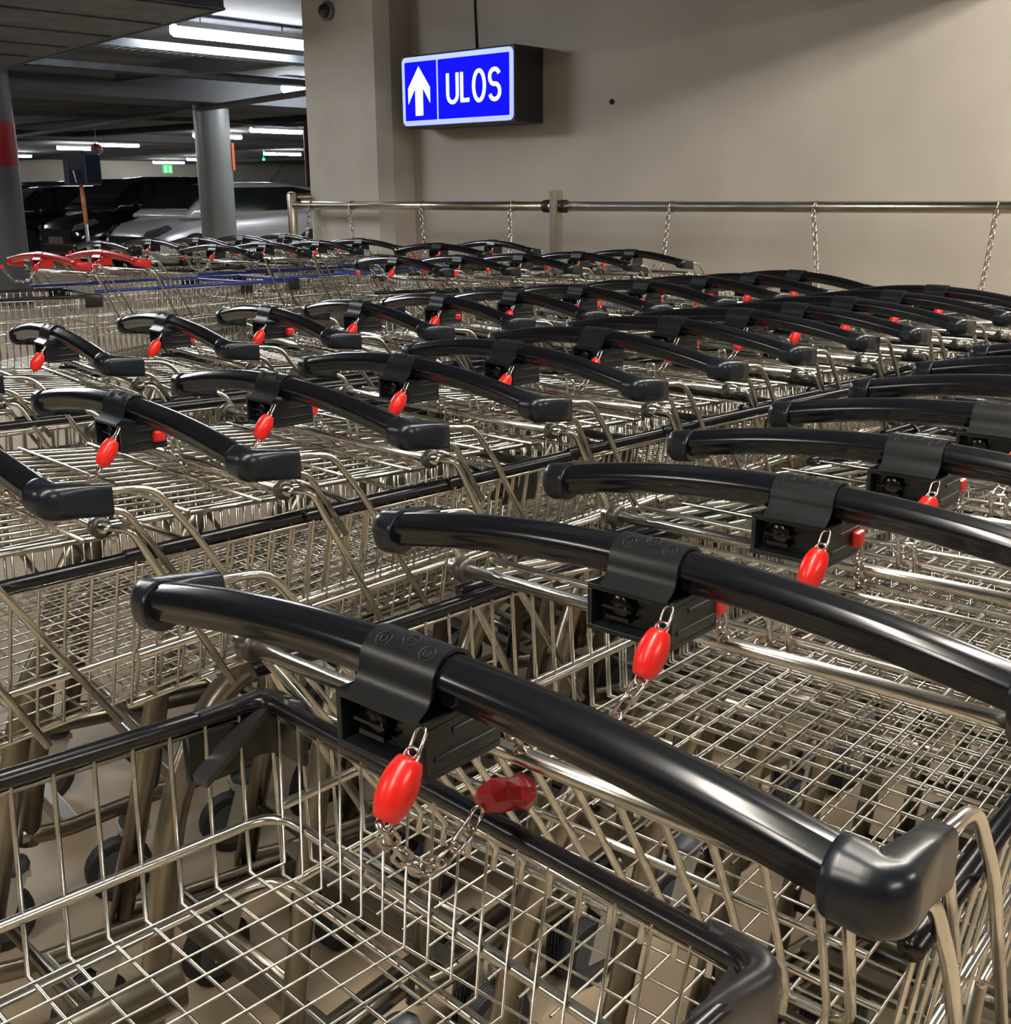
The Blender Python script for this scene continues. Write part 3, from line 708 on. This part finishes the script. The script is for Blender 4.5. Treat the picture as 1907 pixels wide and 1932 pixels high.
        b = MB(); b.lathe([(.01, -.06), (.07, -.05), (.085, .0), (.07, .05), (.01, .07)], (1.16, s * (hw2 + .08), 1.0 * k), (1, 0, .1), 12); b.box((1.14, s * (hw2 - .06), .96 * k), (1.20, s * (hw2 + .05), .985 * k)); b.build('mirror', paint, e)
    b = MB(); b.prism(rrect(-.52, .52, .40 * k, .62 * k, .05), -.012, .05, 'x'); b.prism(rrect(-.6, .6, .26 * k, .37 * k, .03), -.004, .05, 'x'); b.build('grille', mat('grille_black', (0.01, 0.01, 0.01), 0.3), e)
    b = MB(); b.prism(rrect(-.26, .26, .40 * k, .51 * k, .01), -.02, -.01, 'x'); b.build('number_plate', mat('plate_white', (0.10, 0.10, 0.095), 0.4), e)
    if aerial:
        b = MB(); b.tube([(3.0, 0, 1.47 * k), (3.35, 0, 1.80 * k)], .006, 5); b.build('aerial', tyre, e)
    return e
silver = mat('silver_paint', (0.55, 0.55, 0.57), 0.34, 0.35, coat=0.5)
blackp = mat('black_car_paint', (0.006, 0.006, 0.008), 0.16, coat=0.6)
darkg = mat('dark_grey_car_paint', (0.02, 0.021, 0.024), 0.2, coat=0.5)
car(10.45, 17.46, silver, 'silver hatchback parked behind the round grey column', aerial=True)
car(10.7, 20.2, blackp, 'black car parked directly left of the silver hatchback', L=4.6, W=1.84, HT=1.60, suv=True)
car(10.2, 22.9, blackp, 'black car at the left, behind the lit sign post', L=4.5, W=1.8, HT=1.45)
car(10.0, 25.5, darkg, 'dark grey car farthest left, beside the column with the red band', L=4.4, W=1.8, HT=1.50)
car(12.5, 28.3, darkg, 'dark car far back, only its roof showing above the black cars', L=4.4, W=1.8, HT=1.60)

# sign post
e = empty('parking_sign_post', (5.32, 9.5, 0)); tag(e, 'striped post carrying two dark blue sign boxes at left', 'sign post')
b = MB(); b.tube([(0, 0, 0), (0, 0, 1.05)], .014, 10); b.build('pole', mat('pole_grey', (0.3, 0.3, 0.25), 0.4, .3), e)
b = MB(); b.tube([(0, 0, 1.05), (-.01, 0, 1.38)], .018, 10); b.build('striped_sleeve', mat('orange_sleeve', (0.60, 0.20, 0.05), 0.5, base2=(0.35, 0.13, 0.05), scale=30), e)
dk = mat('sign_navy', (0.008, 0.012, 0.035), 0.3)
b = MB(); b.box((-.16, -.06, 1.375), (-.005, .0, 1.62)); b.build('sign_box', mat('sign_slate', (0.035, 0.04, 0.055), 0.35), e, .004)
b = MB(); b.box((0, -.05, 1.37), (.17, .05, 1.64)); b.build('sign_box', dk, e, .02)
b = MB(); b.box((-.15, -.064, 1.385), (-.02, -.061, 1.495)); pn = b.build('sign_panel', dk, e)
b = MB(); b.add([(-.115, -.066, 1.49), (-.10, -.066, 1.49), (-.085, -.066, 1.39), (-.092, -.066, 1.39)], [(0, 3, 2, 1)], False); b.build('arrow_mark', mat('mark_white', (.6, .6, .6), .5), pn)
# small hanging things on the deck
e = empty('hanging_ball', (14.44, 25, 2.27)); tag(e, 'small pink round ball hanging above the sign post', 'ball')
b = MB(); b.lathe([(.02, -.13)] + [(.135 * math.cos(R(a)), .135 * math.sin(R(a))) for a in range(-75, 76, 15)] + [(.02, .13)], (0, 0, 0), (0, 0, 1), 18); b.build('ball', mat('pink_plastic', (.55, .25, .22), .5), e)
b = MB(); b.tube([(0, 0, .12), (0, 0, .67)], .006, 5); b.build('cord', house, e)
e = empty('exit_sign', (29.9, 46, 2.33)); tag(e, 'small green lit exit sign on the far wall side', 'sign')
b = MB(); b.box((-.22, -.04, -.17), (.22, .04, .17)); b.tube([(0, 0, .17), (0, 0, .52)], .01, 5); b.build('sign_case', mat('exit_green', (0.01, .3, .05), .4, emit=(0.03, .75, .12), estr=1.3), e)
b = MB()
for xx in (-.12, .11):
    b.box((xx - .03, -.05, -.13), (xx + .03, -.043, .05)); b.box((xx - .018, -.05, .07), (xx + .018, -.043, .12))
b.build('pictogram', mat('exit_white', (.8, .9, .8), .4, emit=(.7, 1, .75), estr=1.5), e)
b = MB(); b.lathe([(.01, -.05), (.05, -.03), (.05, .03), (.01, .05)], (21.6, 30, 2.36), (0, 0, 1), 10); b.tube([(21.6, 30, 2.4), (21.6, 30, 2.85)], .008, 5)
tag(b.build('signal_lamp', mat('red_signal', (.5, 0, 0), .4, emit=(1, .05, .05), estr=2.5)), 'tiny red signal lamp right of the round grey column', 'lamp')
b = MB(); b.lathe([(.01, -.05), (.05, -.03), (.05, .03), (.01, .05)], (26.0, 34, 2.42), (0, 0, 1), 10); b.tube([(26.0, 34, 2.46), (26.0, 34, 2.85)], .008, 5)
tag(b.build('signal_lamp', mat('green_signal', (0, .4, .3), .4, emit=(.05, .9, .6), estr=2.0)), 'tiny green signal lamp under the lower right deck lamp', 'lamp')
